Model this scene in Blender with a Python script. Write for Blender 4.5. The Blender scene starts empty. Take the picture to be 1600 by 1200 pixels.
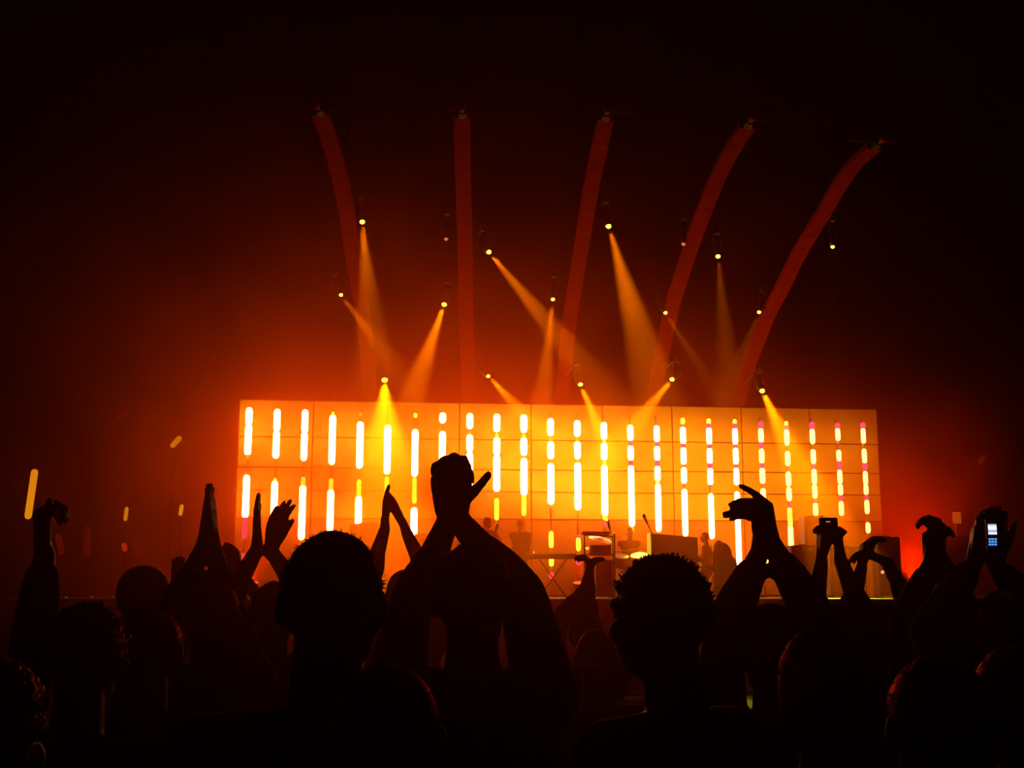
import bpy, bmesh, math, random
from mathutils import Vector, Matrix, noise

random.seed(7)
SC = bpy.context.scene
COL = SC.collection
PI = math.pi

# ------------------------------------------------------------------ camera
FPX = 1850.0
PITCH = math.radians(9.9)
EYE = Vector((0.0, 0.0, 1.72))
cam_d = bpy.data.cameras.new('camera')
cam = bpy.data.objects.new('camera', cam_d)
COL.objects.link(cam)
cam.location = EYE
cam.rotation_euler = (PI / 2 + PITCH, 0, 0)
cam_d.sensor_width = 36.0
cam_d.lens = 36.0 * FPX / 1600.0
cam_d.clip_start = 0.05
cam_d.clip_end = 200.0
SC.camera = cam

# ------------------------------------------------------------------ world, exposure
world = bpy.data.worlds.new('world')
SC.world = world
world.use_nodes = True
world.node_tree.nodes['Background'].inputs[0].default_value = (0, 0, 0, 1)
world.node_tree.nodes['Background'].inputs[1].default_value = 0.0
SC.view_settings.view_transform = 'Standard'
SC.view_settings.look = 'None'
SC.view_settings.gamma = 1.0
SC.view_settings.use_curve_mapping = False
SC.view_settings.exposure = 0.0
try:
    SC.cycles.volume_bounces = 0
    SC.cycles.max_bounces = 3
    SC.cycles.volume_step_rate = 1.0
    SC.cycles.use_light_tree = True
    SC.cycles.use_denoising = True
    SC.cycles.adaptive_threshold = 0.05
    SC.cycles.sample_clamp_indirect = 4.0
except Exception:
    pass

# light levels
BAR_W = (60.0, 23.0, 9.5)      # fully lit LED tube
BAR_Y = (11.0, 7.0, 0.2)       # half lit, yellow
BAR_O = (6.0, 1.6, 0.02)      # fading, orange
BAR_R = (7.5, 0.14, 0.34)      # red / pink
HAZE_D = 0.0008
HAZE_TINT = (1.0, 0.15, 0.006)  # red of the glow put into the haze colour; real haze is white
HAZE_G = 0.7
HAZE_STEP = 2.2
# puffs of smoke, the last one standing in for lens glare: centre, radii, density
HAZE_PUFFS = [((-3.2, 23.5, 3.6), (5.2, 5.0, 3.3), .19),
              ((8.6, 25.6, 2.7), (2.0, 2.2, 2.0), .36),
              ((3.6, 24.8, 3.2), (4.2, 2.2, 2.4), .07),
              ((-3.0, 22.5, 6.3), (5.0, 5.0, 2.8), .045),
              ((-6.4, 24.6, 3.6), (1.7, 1.8, 2.3), .16),
              ((-.35, 3.5, 2.0), (.9, 3.0, .5), .08)]  # near puff added as lens glare over the raised hands
SPOT_W = 60.0                   # multiplies every moving head
FILL_W = 1.0                   # multiplies the red lights added for the haze

# added red lights that fill the haze are built with their lamps below


# ------------------------------------------------------------------ helpers
def ray(px, py):
    x = (px - 800.0) / FPX
    u = -(py - 600.0) / FPX
    c, s = math.cos(PITCH), math.sin(PITCH)
    return Vector((x, c - u * s, s + u * c))


def W(px, py, Y):
    """the point seen at that pixel of the photograph, Y metres down the hall"""
    d = ray(px, py)
    return EYE + d * (Y / d.y)


def on_plane(px, py, p, n):
    d = ray(px, py)
    return EYE + d * ((p - EYE).dot(n) / d.dot(n))


class MB:
    """collects closed shapes; build() links them as one mesh object"""
    def __init__(self):
        self.v, self.f = [], []

    def _add(self, vs, fs):
        o = len(self.v)
        self.v += [Vector(a) for a in vs]
        self.f += [tuple(i + o for i in f) for f in fs]

    def box(self, lo, hi, M=None, ch=0.0):
        lo, hi = Vector(lo), Vector(hi)
        if ch <= 0:
            vs = [Vector((x, y, z)) for z in (lo.z, hi.z) for y in (lo.y, hi.y) for x in (lo.x, hi.x)]
            fs = [(0, 2, 3, 1), (4, 5, 7, 6), (0, 1, 5, 4), (2, 6, 7, 3), (0, 4, 6, 2), (1, 3, 7, 5)]
        else:
            c = (lo + hi) / 2
            h = (hi - lo) / 2
            ch = min(ch, h.x * .9, h.y * .9, h.z * .9)
            bm = bmesh.new()
            bmesh.ops.create_cube(bm, size=2)
            for v in bm.verts:
                v.co = Vector((c.x + v.co.x * h.x, c.y + v.co.y * h.y, c.z + v.co.z * h.z))
            bmesh.ops.bevel(bm, geom=list(bm.edges), offset=ch, segments=1, affect='EDGES', profile=.5)
            bm.verts.index_update()
            vs = [v.co.copy() for v in bm.verts]
            fs = [tuple(v.index for v in f.verts) for f in bm.faces]
            bm.free()
        if M is not None:
            vs = [M @ v for v in vs]
        self._add(vs, fs)
        return self

    def obox(self, c, ax, ay, az, ch=0.0):
        """box with centre c and half-axis vectors"""
        M = Matrix((ax, ay, az)).transposed().to_4x4()
        M.translation = Vector(c)
        # chamfer in unit space is uneven, keep plain
        vs = [M @ Vector((x, y, z)) for z in (-1, 1) for y in (-1, 1) for x in (-1, 1)]
        fs = [(0, 2, 3, 1), (4, 5, 7, 6), (0, 1, 5, 4), (2, 6, 7, 3), (0, 4, 6, 2), (1, 3, 7, 5)]
        self._add(vs, fs)
        return self

    def cap(self, p0, r0, p1=None, r1=None, n=10, k=3):
        """tapered capsule"""
        p0 = Vector(p0)
        p1 = Vector(p1)
        r1 = r0 if r1 is None else r1
        d = p1 - p0
        L = d.length
        a = d / L if L > 1e-6 else Vector((0, 0, 1))
        t = Vector((1, 0, 0)) if abs(a.x) < .8 else Vector((0, 1, 0))
        e1 = a.cross(t).normalized()
        e2 = a.cross(e1)
        rings = []
        for i in range(1, k + 1):
            th = PI / 2 * i / k
            rings.append((p0 - a * (r0 * math.cos(th)), r0 * math.sin(th)))
        for i in range(k, 0, -1):
            th = PI / 2 * i / k
            rings.append((p1 + a * (r1 * math.cos(th)), r1 * math.sin(th)))
        vs = [p0 - a * r0]
        for c, r in rings:
            for j in range(n):
                q = 2 * PI * j / n
                vs.append(c + e1 * (r * math.cos(q)) + e2 * (r * math.sin(q)))
        vs.append(p1 + a * r1)
        fs = []
        last = len(vs) - 1
        for j in range(n):
            fs.append((0, 1 + (j + 1) % n, 1 + j))
        for i in range(len(rings) - 1):
            for j in range(n):
                b0, b1 = 1 + i * n, 1 + (i + 1) * n
                fs.append((b0 + j, b0 + (j + 1) % n, b1 + (j + 1) % n, b1 + j))
        b0 = 1 + (len(rings) - 1) * n
        for j in range(n):
            fs.append((b0 + j, b0 + (j + 1) % n, last))
        self._add(vs, fs)
        return self

    def cyl(self, p0, r0, p1, r1=None, n=16):
        p0, p1 = Vector(p0), Vector(p1)
        r1 = r0 if r1 is None else r1
        a = (p1 - p0).normalized()
        t = Vector((1, 0, 0)) if abs(a.x) < .8 else Vector((0, 1, 0))
        e1 = a.cross(t).normalized()
        e2 = a.cross(e1)
        vs = []
        for c, r in ((p0, r0), (p1, r1)):
            for j in range(n):
                q = 2 * PI * j / n
                vs.append(c + e1 * (r * math.cos(q)) + e2 * (r * math.sin(q)))
        fs = [tuple(range(n - 1, -1, -1)), tuple(range(n, 2 * n))]
        for j in range(n):
            fs.append((j, (j + 1) % n, n + (j + 1) % n, n + j))
        self._add(vs, fs)
        return self

    def ell(self, c, r, R=None, nu=14, nv=9):
        c = Vector(c)
        R = R or Matrix.Identity(3)
        vs = [c + R @ Vector((0, 0, -r[2]))]
        for i in range(1, nv):
            th = PI * i / nv
            for j in range(nu):
                q = 2 * PI * j / nu
                vs.append(c + R @ Vector((r[0] * math.sin(th) * math.cos(q), r[1] * math.sin(th) * math.sin(q), -r[2] * math.cos(th))))
        vs.append(c + R @ Vector((0, 0, r[2])))
        fs = []
        last = len(vs) - 1
        for j in range(nu):
            fs.append((0, 1 + (j + 1) % nu, 1 + j))
        for i in range(nv - 2):
            for j in range(nu):
                b0, b1 = 1 + i * nu, 1 + (i + 1) * nu
                fs.append((b0 + j, b0 + (j + 1) % nu, b1 + (j + 1) % nu, b1 + j))
        b0 = 1 + (nv - 2) * nu
        for j in range(nu):
            fs.append((b0 + j, b0 + (j + 1) % nu, last))
        self._add(vs, fs)
        return self

    def ring(self, c, R, r, axis, n=28, m=8, a0=0.0, a1=2 * PI):
        """torus (or part of one)"""
        a = Vector(axis).normalized()
        t = Vector((1, 0, 0)) if abs(a.x) < .8 else Vector((0, 1, 0))
        e1 = a.cross(t).normalized()
        e2 = a.cross(e1)
        pts = []
        full = abs(a1 - a0 - 2 * PI) < 1e-6
        cnt = n if full else n + 1
        vs = []
        for i in range(cnt):
            q = a0 + (a1 - a0) * i / n
            d = e1 * math.cos(q) + e2 * math.sin(q)
            for j in range(m):
                w = 2 * PI * j / m
                vs.append(Vector(c) + d * (R + r * math.cos(w)) + a * (r * math.sin(w)))
        fs = []
        for i in range(n):
            b0, b1 = i * m, ((i + 1) % cnt) * m
            for j in range(m):
                fs.append((b0 + j, b0 + (j + 1) % m, b1 + (j + 1) % m, b1 + j))
        self._add(vs, fs)
        return self

    def mesh(self, name, origin=(0, 0, 0), smooth=False):
        o = Vector(origin)
        me = bpy.data.meshes.new(name)
        me.from_pydata([v - o for v in self.v], [], self.f)
        if smooth:
            me.polygons.foreach_set('use_smooth', [True] * len(me.polygons))
        me.update()
        return me

    def build(self, name, m, parent=None, smooth=False, origin=None):
        org = parent.location if (parent is not None and origin is None) else (origin or Vector((0, 0, 0)))
        # parents are never rotated, so a part's offset is world minus the root's location
        r = parent
        off = Vector((0, 0, 0))
        while r is not None:
            off = off + r.location
            r = r.parent
        if parent is None:
            off = Vector(origin) if origin is not None else Vector((0, 0, 0))
        me = self.mesh(name, off, smooth)
        me.materials.append(m)
        ob = bpy.data.objects.new(name, me)
        COL.objects.link(ob)
        if parent is None:
            ob.location = off
        else:
            ob.parent = parent
        return ob


def tag(o, label=None, cat=None, group=None, kind=None):
    if label: o['label'] = label
    if cat: o['category'] = cat
    if group: o['group'] = group
    if kind: o['kind'] = kind
    return o


def thing(name, loc, label, cat, group=None):
    o = bpy.data.objects.new(name, None)
    o.empty_display_size = .1
    COL.objects.link(o)
    o.location = loc
    return tag(o, label, cat, group)


# ------------------------------------------------------------------ materials
def surf(name, col, rough=.7, var=.18, scale=18.0, bump=.0, metal=0.0, spec=.3, sheen=0.0, stint=None):
    m = bpy.data.materials.new(name)
    m.use_nodes = True
    nt = m.node_tree
    b = nt.nodes['Principled BSDF']
    tc = nt.nodes.new('ShaderNodeTexCoord')
    nz = nt.nodes.new('ShaderNodeTexNoise')
    nz.inputs['Scale'].default_value = scale
    nz.inputs['Detail'].default_value = 3
    nt.links.new(tc.outputs['Object'], nz.inputs['Vector'])
    rp = nt.nodes.new('ShaderNodeValToRGB')
    lo = [max(0, c * (1 - var)) for c in col]
    hi = [min(1, c * (1 + var)) for c in col]
    rp.color_ramp.elements[0].position = .3
    rp.color_ramp.elements[1].position = .7
    rp.color_ramp.elements[0].color = (*lo, 1)
    rp.color_ramp.elements[1].color = (*hi, 1)
    nt.links.new(nz.outputs['Fac'], rp.inputs['Fac'])
    nt.links.new(rp.outputs['Color'], b.inputs['Base Color'])
    b.inputs['Roughness'].default_value = rough
    b.inputs['Metallic'].default_value = metal
    b.inputs['Specular IOR Level'].default_value = spec
    if stint:
        b.inputs['Specular Tint'].default_value = (*stint, 1)
    if sheen > 0:
        b.inputs['Sheen Weight'].default_value = sheen
        b.inputs['Sheen Roughness'].default_value = .35
        b.inputs['Sheen Tint'].default_value = (1.0, .45, .25, 1)  # reddish tint puts the red rim light into the sheen
    if bump > 0:
        bp = nt.nodes.new('ShaderNodeBump')
        bp.inputs['Strength'].default_value = bump
        nt.links.new(nz.outputs['Fac'], bp.inputs['Height'])
        nt.links.new(bp.outputs['Normal'], b.inputs['Normal'])
    return m


def skin(name, col):
    m = surf(name, col, .5, .1, 30, spec=.4)
    b = m.node_tree.nodes['Principled BSDF']
    b.inputs['Subsurface Weight'].default_value = .4
    b.inputs['Subsurface Radius'].default_value = (1.0, .35, .2)
    b.inputs['Subsurface Scale'].default_value = .014
    return m


def hair_mat(name, col, rim_tint):
    """matt strands, the red of the rim light put into the gloss colour"""
    m = bpy.data.materials.new(name)
    m.use_nodes = True
    nt = m.node_tree
    nt.nodes.remove(nt.nodes['Principled BSDF'])
    tc = nt.nodes.new('ShaderNodeTexCoord')
    nz = nt.nodes.new('ShaderNodeTexNoise')
    nz.inputs['Scale'].default_value = 120
    nt.links.new(tc.outputs['Object'], nz.inputs['Vector'])
    rp = nt.nodes.new('ShaderNodeValToRGB')
    rp.color_ramp.elements[0].color = (*[c * .6 for c in col], 1)
    rp.color_ramp.elements[1].color = (*[c * 1.4 for c in col], 1)
    nt.links.new(nz.outputs['Fac'], rp.inputs['Fac'])
    bp = nt.nodes.new('ShaderNodeBump')
    bp.inputs['Strength'].default_value = .25
    nt.links.new(nz.outputs['Fac'], bp.inputs['Height'])
    a = nt.nodes.new('ShaderNodeBsdfDiffuse')
    g = nt.nodes.new('ShaderNodeBsdfGlossy')
    g.inputs['Color'].default_value = (*rim_tint, 1)
    g.inputs['Roughness'].default_value = .48
    x = nt.nodes.new('ShaderNodeMixShader')
    x.inputs[0].default_value = .4
    nt.links.new(rp.outputs['Color'], a.inputs['Color'])
    nt.links.new(bp.outputs['Normal'], g.inputs['Normal'])
    nt.links.new(a.outputs[0], x.inputs[1])
    nt.links.new(g.outputs[0], x.inputs[2])
    nt.links.new(x.outputs[0], nt.nodes['Material Output'].inputs['Surface'])
    return m


def fuzz(name, col):
    """single hairs added for the rim light, which passes through them"""
    m = bpy.data.materials.new(name)
    m.use_nodes = True
    nt = m.node_tree
    nt.nodes.remove(nt.nodes['Principled BSDF'])
    a = nt.nodes.new('ShaderNodeBsdfDiffuse')
    t = nt.nodes.new('ShaderNodeBsdfTranslucent')
    x = nt.nodes.new('ShaderNodeMixShader')
    nz = nt.nodes.new('ShaderNodeTexNoise')
    nz.inputs['Scale'].default_value = 60
    rp = nt.nodes.new('ShaderNodeValToRGB')
    rp.color_ramp.elements[0].color = (*[c * .6 for c in col], 1)
    rp.color_ramp.elements[1].color = (*[min(1, c * 1.4) for c in col], 1)
    nt.links.new(nz.outputs['Fac'], rp.inputs['Fac'])
    for n in (a, t):
        nt.links.new(rp.outputs['Color'], n.inputs['Color'])
    x.inputs[0].default_value = .6
    nt.links.new(a.outputs[0], x.inputs[1])
    nt.links.new(t.outputs[0], x.inputs[2])
    nt.links.new(x.outputs[0], nt.nodes['Material Output'].inputs['Surface'])
    return m


def glow(name, col, strength=1.0, sample=True):
    m = bpy.data.materials.new(name)
    m.use_nodes = True
    nt = m.node_tree
    nt.nodes.remove(nt.nodes['Principled BSDF'])
    e = nt.nodes.new('ShaderNodeEmission')
    mx = max(col)
    e.inputs['Color'].default_value = (col[0] / mx, col[1] / mx, col[2] / mx, 1)
    e.inputs['Strength'].default_value = mx * strength
    nt.links.new(e.outputs[0], nt.nodes['Material Output'].inputs['Surface'])
    if not sample:
        m.cycles.emission_sampling = 'NONE'
    return m


M = {}
M['black_wall'] = surf('black_wall_paint', (.0012, .0012, .0012), 1.0, spec=0.0)
M['floor'] = surf('dark_concrete', (.010, .0095, .009), .9, .3, 3, spec=.05)
M['deck'] = surf('black_stage_ply', (.04, .035, .03), .6, .2, 6)
M['fascia'] = surf('black_stage_skirt', (.03, .026, .024), .9, .25, 9)
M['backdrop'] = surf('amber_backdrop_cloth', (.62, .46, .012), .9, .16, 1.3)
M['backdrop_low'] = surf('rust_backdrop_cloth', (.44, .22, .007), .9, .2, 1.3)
M['seam'] = surf('dark_batten', (.10, .05, .02), .8)
M['arm_cloth'] = surf('rust_red_sleeve_cloth', (.09, .010, .001), 1.0, .22, 5, spec=0.0)
M['end_lamp'] = surf('red_end_lamp', (.30, .02, .015), .8, spec=.05)
M['metal'] = surf('black_metal', (.03, .03, .03), .45, .2, 20, metal=.4)
M['rail'] = surf('amber_painted_rail', (.42, .24, .03), .6)
M['steel'] = surf('scuffed_steel', (.35, .33, .30), .35, .2, 25, metal=.9)
M['plastic'] = surf('black_plastic', (.02, .02, .022), .4)
M['brass'] = surf('cymbal_brass', (.8, .55, .2), .25, .1, 30, metal=1.0)
M['drum'] = surf('dark_red_drum_shell', (.22, .05, .03), .35)
M['drum_head'] = surf('drum_skin', (.6, .55, .45), .6)
M['case'] = surf('brown_case', (.045, .022, .012), .6)
M['amp'] = surf('black_amp_vinyl', (.03, .022, .018), .8)
M['skin_a'] = skin('skin_light', (.52, .30, .20))
M['skin_b'] = skin('skin_tan', (.40, .21, .13))
M['skin_c'] = skin('skin_brown', (.22, .11, .07))
M['hair_dark'] = hair_mat('dark_hair', (.03, .02, .015), (.85, .17, .05))
M['hair_brown'] = hair_mat('brown_hair', (.09, .045, .02), (.9, .20, .06))
M['hair_fair'] = hair_mat('fair_hair', (.22, .13, .06), (.95, .28, .09))
M['fuzz_dark'] = fuzz('rim_dark_hair', (.12, .05, .025))
M['fuzz_fair'] = fuzz('rim_fair_hair', (.35, .17, .07))
CL = {'black': (.015, .014, .014), 'navy': (.015, .018, .035), 'grey': (.07, .065, .06), 'red': (.12, .02, .015),
      'brown': (.06, .035, .02), 'green': (.03, .04, .02)}
for k, c in CL.items():
    M['cloth_' + k] = surf('cloth_' + k, c, .95, .3, 60, .15, spec=.15, sheen=.25)
M['denim'] = surf('dark_denim', (.02, .024, .04), .95, .3, 90, .15)
M['shoe'] = surf('shoe_rubber', (.02, .02, .02), .7)
M['tube_white'] = glow('led_full', BAR_W)
M['tube_warm'] = glow('led_three_quarter', [c * .42 for c in BAR_W[:2]] + [BAR_W[2] * .36])
M['tube_low'] = glow('led_low', [c * .24 for c in BAR_W[:2]] + [BAR_W[2] * .10])
M['tube_yellow'] = glow('led_half', BAR_Y)
M['tube_orange'] = glow('led_fading', BAR_O)
M['tube_red'] = glow('led_red', BAR_R)
M['lens'] = glow('moving_head_lens', (7.0, 5.2, .35), sample=False)
M['lens_dim'] = glow('dim_lens', (.8, .22, .05), sample=False)
M['fill_lens'] = glow('red_fill_lens', (3, .3, .05), sample=False)
M['pilot'] = glow('pilot_light', (2.2, .5, .25), sample=False)

# ------------------------------------------------------------------ the hall
X0, X1, YB, YF, ZC = -17.0, 17.0, -3.5, 34.0, 14.0


def struct(name, lo, hi, m):
    return tag(MB().box(lo, hi).build(name, m), kind='structure')


struct('floor', (X0, YB, -.2), (X1, YF, 0), M['floor'])
struct('ceiling', (X0, YB, ZC), (X1, YF, ZC + .2), M['black_wall'])
struct('wall_left', (X0 - .2, YB, -.2), (X0, YF, ZC + .2), M['black_wall'])
struct('wall_right', (X1, YB, -.2), (X1 + .2, YF, ZC + .2), M['black_wall'])
struct('wall_back', (X0 - .2, YF, -.2), (X1 + .2, YF + .2, ZC + .2), M['black_wall'])
struct('wall_front', (X0 - .2, YB - .2, -.2), (X1 + .2, YB, ZC + .2), M['black_wall'])

# the stage
DECK = 1.58
stage = thing('stage_platform', (0, 24.5, 0), 'black raised stage deck with panelled front below the players', 'stage')
MB().box((-9.5, 21.0, DECK - .12), (10.5, 30.5, DECK), ch=.01).build('deck', M['deck'], stage)
n = 12
for i in range(n):
    a = -9.4 + 19.8 * i / n
    MB().box((a + .012, 21.06, .0), (a + 19.8 / n - .012, 21.12, DECK - .125)).build('skirt_panel', M['fascia'], stage)
for a in (-9.4, 10.2):
    MB().box((a, 21.3, 0), (a + .2, 30.3, DECK - .13)).build('side_bearer', M['deck'], stage)

# ------------------------------------------------------------------ backdrop plane and LED bars
PL = W(385, 760, 26.5)
PR = W(1354, 760, 27.95)
BU = Vector((PR.x - PL.x, PR.y - PL.y, 0)).normalized()       # along the wall
BN = Vector((BU.y, -BU.x, 0))                                 # towards the hall (negative Y)
BACK = -BN


def bplane(px, py, off=0.0):
    return on_plane(px, py, PL + BN * off, BN)


BX = [385, 428, 472, 516.5, 559.5, 603, 646.5, 690, 733.5, 777, 820, 863, 905, 947, 989, 1031, 1072, 1113, 1154, 1194, 1234, 1274, 1313.5, 1353]
SEG = {
 0: 'W638-663 W664-710 O711-717 W743-808 R809-841 R866-877',
 1: 'W640-673 W674-715 Y747-752 W752-822',
 2: 'W641-675 W676-719 Y746-759 W759-843 O844-848',
 3: 'Y644-649 W649-725 Y748-766 W766-845',
 4: 'O645-650 W660-731 Y750-776 W776-819',
 5: 'W665-740 Y745-782 R783-785 Y785-797',
 6: 'Y646-652 W672-744 Y746-786 W794-839',
 7: 'W646-660 W675-731 Y800-850',
 8: 'W647-669 O675-679 W680-705 W707-738 W742-760',
 9: 'W648-674 Y678-683 W684-711 W712-767 Y779-812 R818-822',
 10: 'W649-675 Y679-684 W685-711 W717-773 Y773-805',
 11: 'W655-680 O683-690 W691-716 W725-787 Y831-855 R868-872 Y872-884 R895-903',
 12: 'W658-681 O683-690 W691-716 W724-796 R836-841 Y841-860 R873-882',
 13: 'W661-686 Y687-692 W693-718 Y721-727 W728-805 Y805-812 R817-823 R853-865',
 14: 'W665-688 R689-696 W697-719 R720-727 W728-822 O823-832',
 15: 'R656-658 W666-690 R691-697 W698-719 R720-728 W729-751 Y751-757 W757-830',
 16: 'Y654-662 R664-668 W668-693 R693-700 W700-725 R726-730 W731-755 R756-761 W765-837',
 17: 'Y655-662 R662-669 W669-694 R694-701 W701-724 R724-732 W732-757 R757-761 W772-841',
 18: 'Y656-662 R662-670 W670-694 R694-699 W701-725 R725-731 W732-757 W769-787 W788-888',
 19: 'R659-670 W670-691 R691-700 W702-723 R724-731 W732-755 R755-758 W764-783 W800-880',
 20: 'Y659-665 R665-672 W672-695 W706-727 R728-731 W738-759 W762-782 R787-793 Y794-822 W822-856',
 21: 'R660-671 W671-693 W703-724 R726-732 W734-756 W758-778 R780-784 W787-805',
 22: 'R662-670 W670-688 R690-693 W704-720 R721-733 W735-755 W757-773 R774-781 W784-805 R826-836',
 23: 'R661-670 W670-692 W702-723 R724-734 W737-757 W758-772 R774-780 W782-802 W817-832',
}
ORD = ['leftmost', 'second', 'third', 'fourth', 'fifth', 'sixth', 'seventh', 'eighth', 'ninth', 'tenth', 'eleventh', 'twelfth']
D0 = bplane(BX[0], 760).dot(BU)
D1 = bplane(BX[-1], 760).dot(BU)
BASE = PL - BU * PL.dot(BU)      # foot of the plane
BASE.z = 0.0
for i in range(24):
    s = D0 + (D1 - D0) * i / 23.0
    p = BASE + BU * s
    p.z = DECK
    if i < 12:
        lab = ('leftmost' if i == 0 else ORD[i] + ' from left of the') + (' tall' if i == 0 else '') + ' vertical LED bar' + ('' if i == 0 else 's') + ' before the amber backdrop'
    else:
        j = 23 - i
        lab = ('rightmost' if j == 0 else ORD[j] + ' from right of the') + ' vertical LED bar' + ('' if j == 0 else 's') + ' before the amber backdrop'
    t = thing('light_bar', p, lab, 'light bar', 'vertical LED bars before the backdrop')
    top = bplane(BX[i], 636 + i * .85).z
    q = p + BACK * .055
    mb = MB()
    Mx = Matrix((BU, BACK, Vector((0, 0, 1)))).transposed().to_4x4()
    Mx.translation = q
    mb.box((-.022, 0, .02), (.022, .03, top - DECK), Mx)
    mb.build('rail', M['rail'], t)
    MB().box((-.12, -.1, 0), (.12, .1, .02), Mx).build('foot', M['metal'], t)
    for sg in SEG[i].split():
        kind = sg[0]
        y0, y1 = (float(a) for a in sg[1:].split('-'))
        px = BX[i]
        z1, z0 = bplane(px, y0).z, bplane(px, y1).z
        bloom = 1.0 - max(0, i - 10) * .022
        r = {'W': .078 * bloom, 'Y': .052, 'O': .048, 'R': .058}[kind]  # full sections made thicker, their bloom put into the shape
        h = z1 - z0
        r = min(r, h * .5)
        a = Vector((p.x, p.y, z0 + r * .7))
        b = Vector((p.x, p.y, z1 - r * .7))
        if (b - a).length < .01:
            b = a + Vector((0, 0, .01))
        mt = {'W': 'tube_white', 'Y': 'tube_yellow', 'O': 'tube_orange', 'R': 'tube_red'}[kind]
        if kind == 'W' and i >= 14:
            mt = 'tube_warm' if i < 19 else 'tube_low'
        MB().cap(a, r, b, r, n=8, k=2).build('lit_section', M[mt], t)

# backdrop of cloth panels on a frame
bd = thing('stage_backdrop', BASE + BU * ((D0 + D1) / 2) + BACK * .45 + Vector((0, 0, DECK)), 'wide amber cloth backdrop of rectangular panels behind the LED bars', 'backdrop')
WL = bplane(369, 760, -.45).dot(BU)
WR = bplane(1376, 760, -.45).dot(BU)
WTOP = bplane(700, 629, -.45).z
NC = 9
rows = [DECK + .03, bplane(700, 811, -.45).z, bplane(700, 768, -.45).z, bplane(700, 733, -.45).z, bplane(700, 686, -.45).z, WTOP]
Mx = Matrix((BU, BACK, Vector((0, 0, 1)))).transposed().to_4x4()
Mx.translation = BASE + BACK * .45
for c in range(NC):
    a = WL + (WR - WL) * c / NC
    b = WL + (WR - WL) * (c + 1) / NC
    for r in range(len(rows) - 1):
        dz = random.uniform(-.012, .012)
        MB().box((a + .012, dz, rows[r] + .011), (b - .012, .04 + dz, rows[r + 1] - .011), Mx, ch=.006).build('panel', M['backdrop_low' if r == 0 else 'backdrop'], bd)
mb = MB()
for c in range(NC + 1):
    a = WL + (WR - WL) * c / NC
    mb.box((a - .03, .06, DECK), (a + .03, .12, WTOP), Mx)
mb.build('frame_post', M['seam'], bd)
mb = MB()
for r in rows:
    mb.box((WL, .06, r - .03), (WR, .12, r + .03), Mx)
mb.build('frame_rail', M['seam'], bd)

# ------------------------------------------------------------------ curved overhead arms
ARMS = [
 [(578, 622), (573, 540), (564, 470), (552, 400), (540, 320), (526, 255), (509, 200), (500, 176)],
 [(731, 628), (730, 540), (728, 470), (727, 400), (725, 320), (723, 250), (722, 180)],
 [(877, 634), (885, 545), (893, 480), (905, 405), (918, 325), (931, 255), (947, 184)],
 [(1016, 640), (1035, 550), (1050, 480), (1073, 405), (1102, 325), (1132, 255), (1168, 196)],
 [(1150, 644), (1168, 575), (1185, 530), (1200, 492), (1222, 450), (1242, 408), (1265, 368), (1288, 330), (1310, 292), (1336, 256), (1366, 229)],
]


def armY(y):
    return 28.3 - (630 - y) / 450.0 * 9.8


def polyat(P, y):
    for (x0, y0), (x1, y1) in zip(P, P[1:]):
        if y1 <= y <= y0:
            k = (y0 - y) / (y0 - y1)
            return x0 + (x1 - x0) * k
    return P[0][0] if y > P[0][1] else P[-1][0]


def arm_curve(P):
    """smooth 3-D centre line through the control points"""
    C = [W(x, y, armY(y)) for x, y in P]
    C = [C[0] * 2 - C[1]] + C + [C[-1] * 2 - C[-2]]
    out = []
    for i in range(1, len(C) - 2):
        for k in range(6):
            t = k / 6.0
            p0, p1, p2, p3 = C[i - 1], C[i], C[i + 1], C[i + 2]
            out.append(.5 * ((2 * p1) + (p2 - p0) * t + (2 * p0 - 5 * p1 + 4 * p2 - p3) * t * t + (3 * p1 - p0 - 3 * p2 + p3) * t ** 3))
    out.append(C[-2])
    return out


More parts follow.
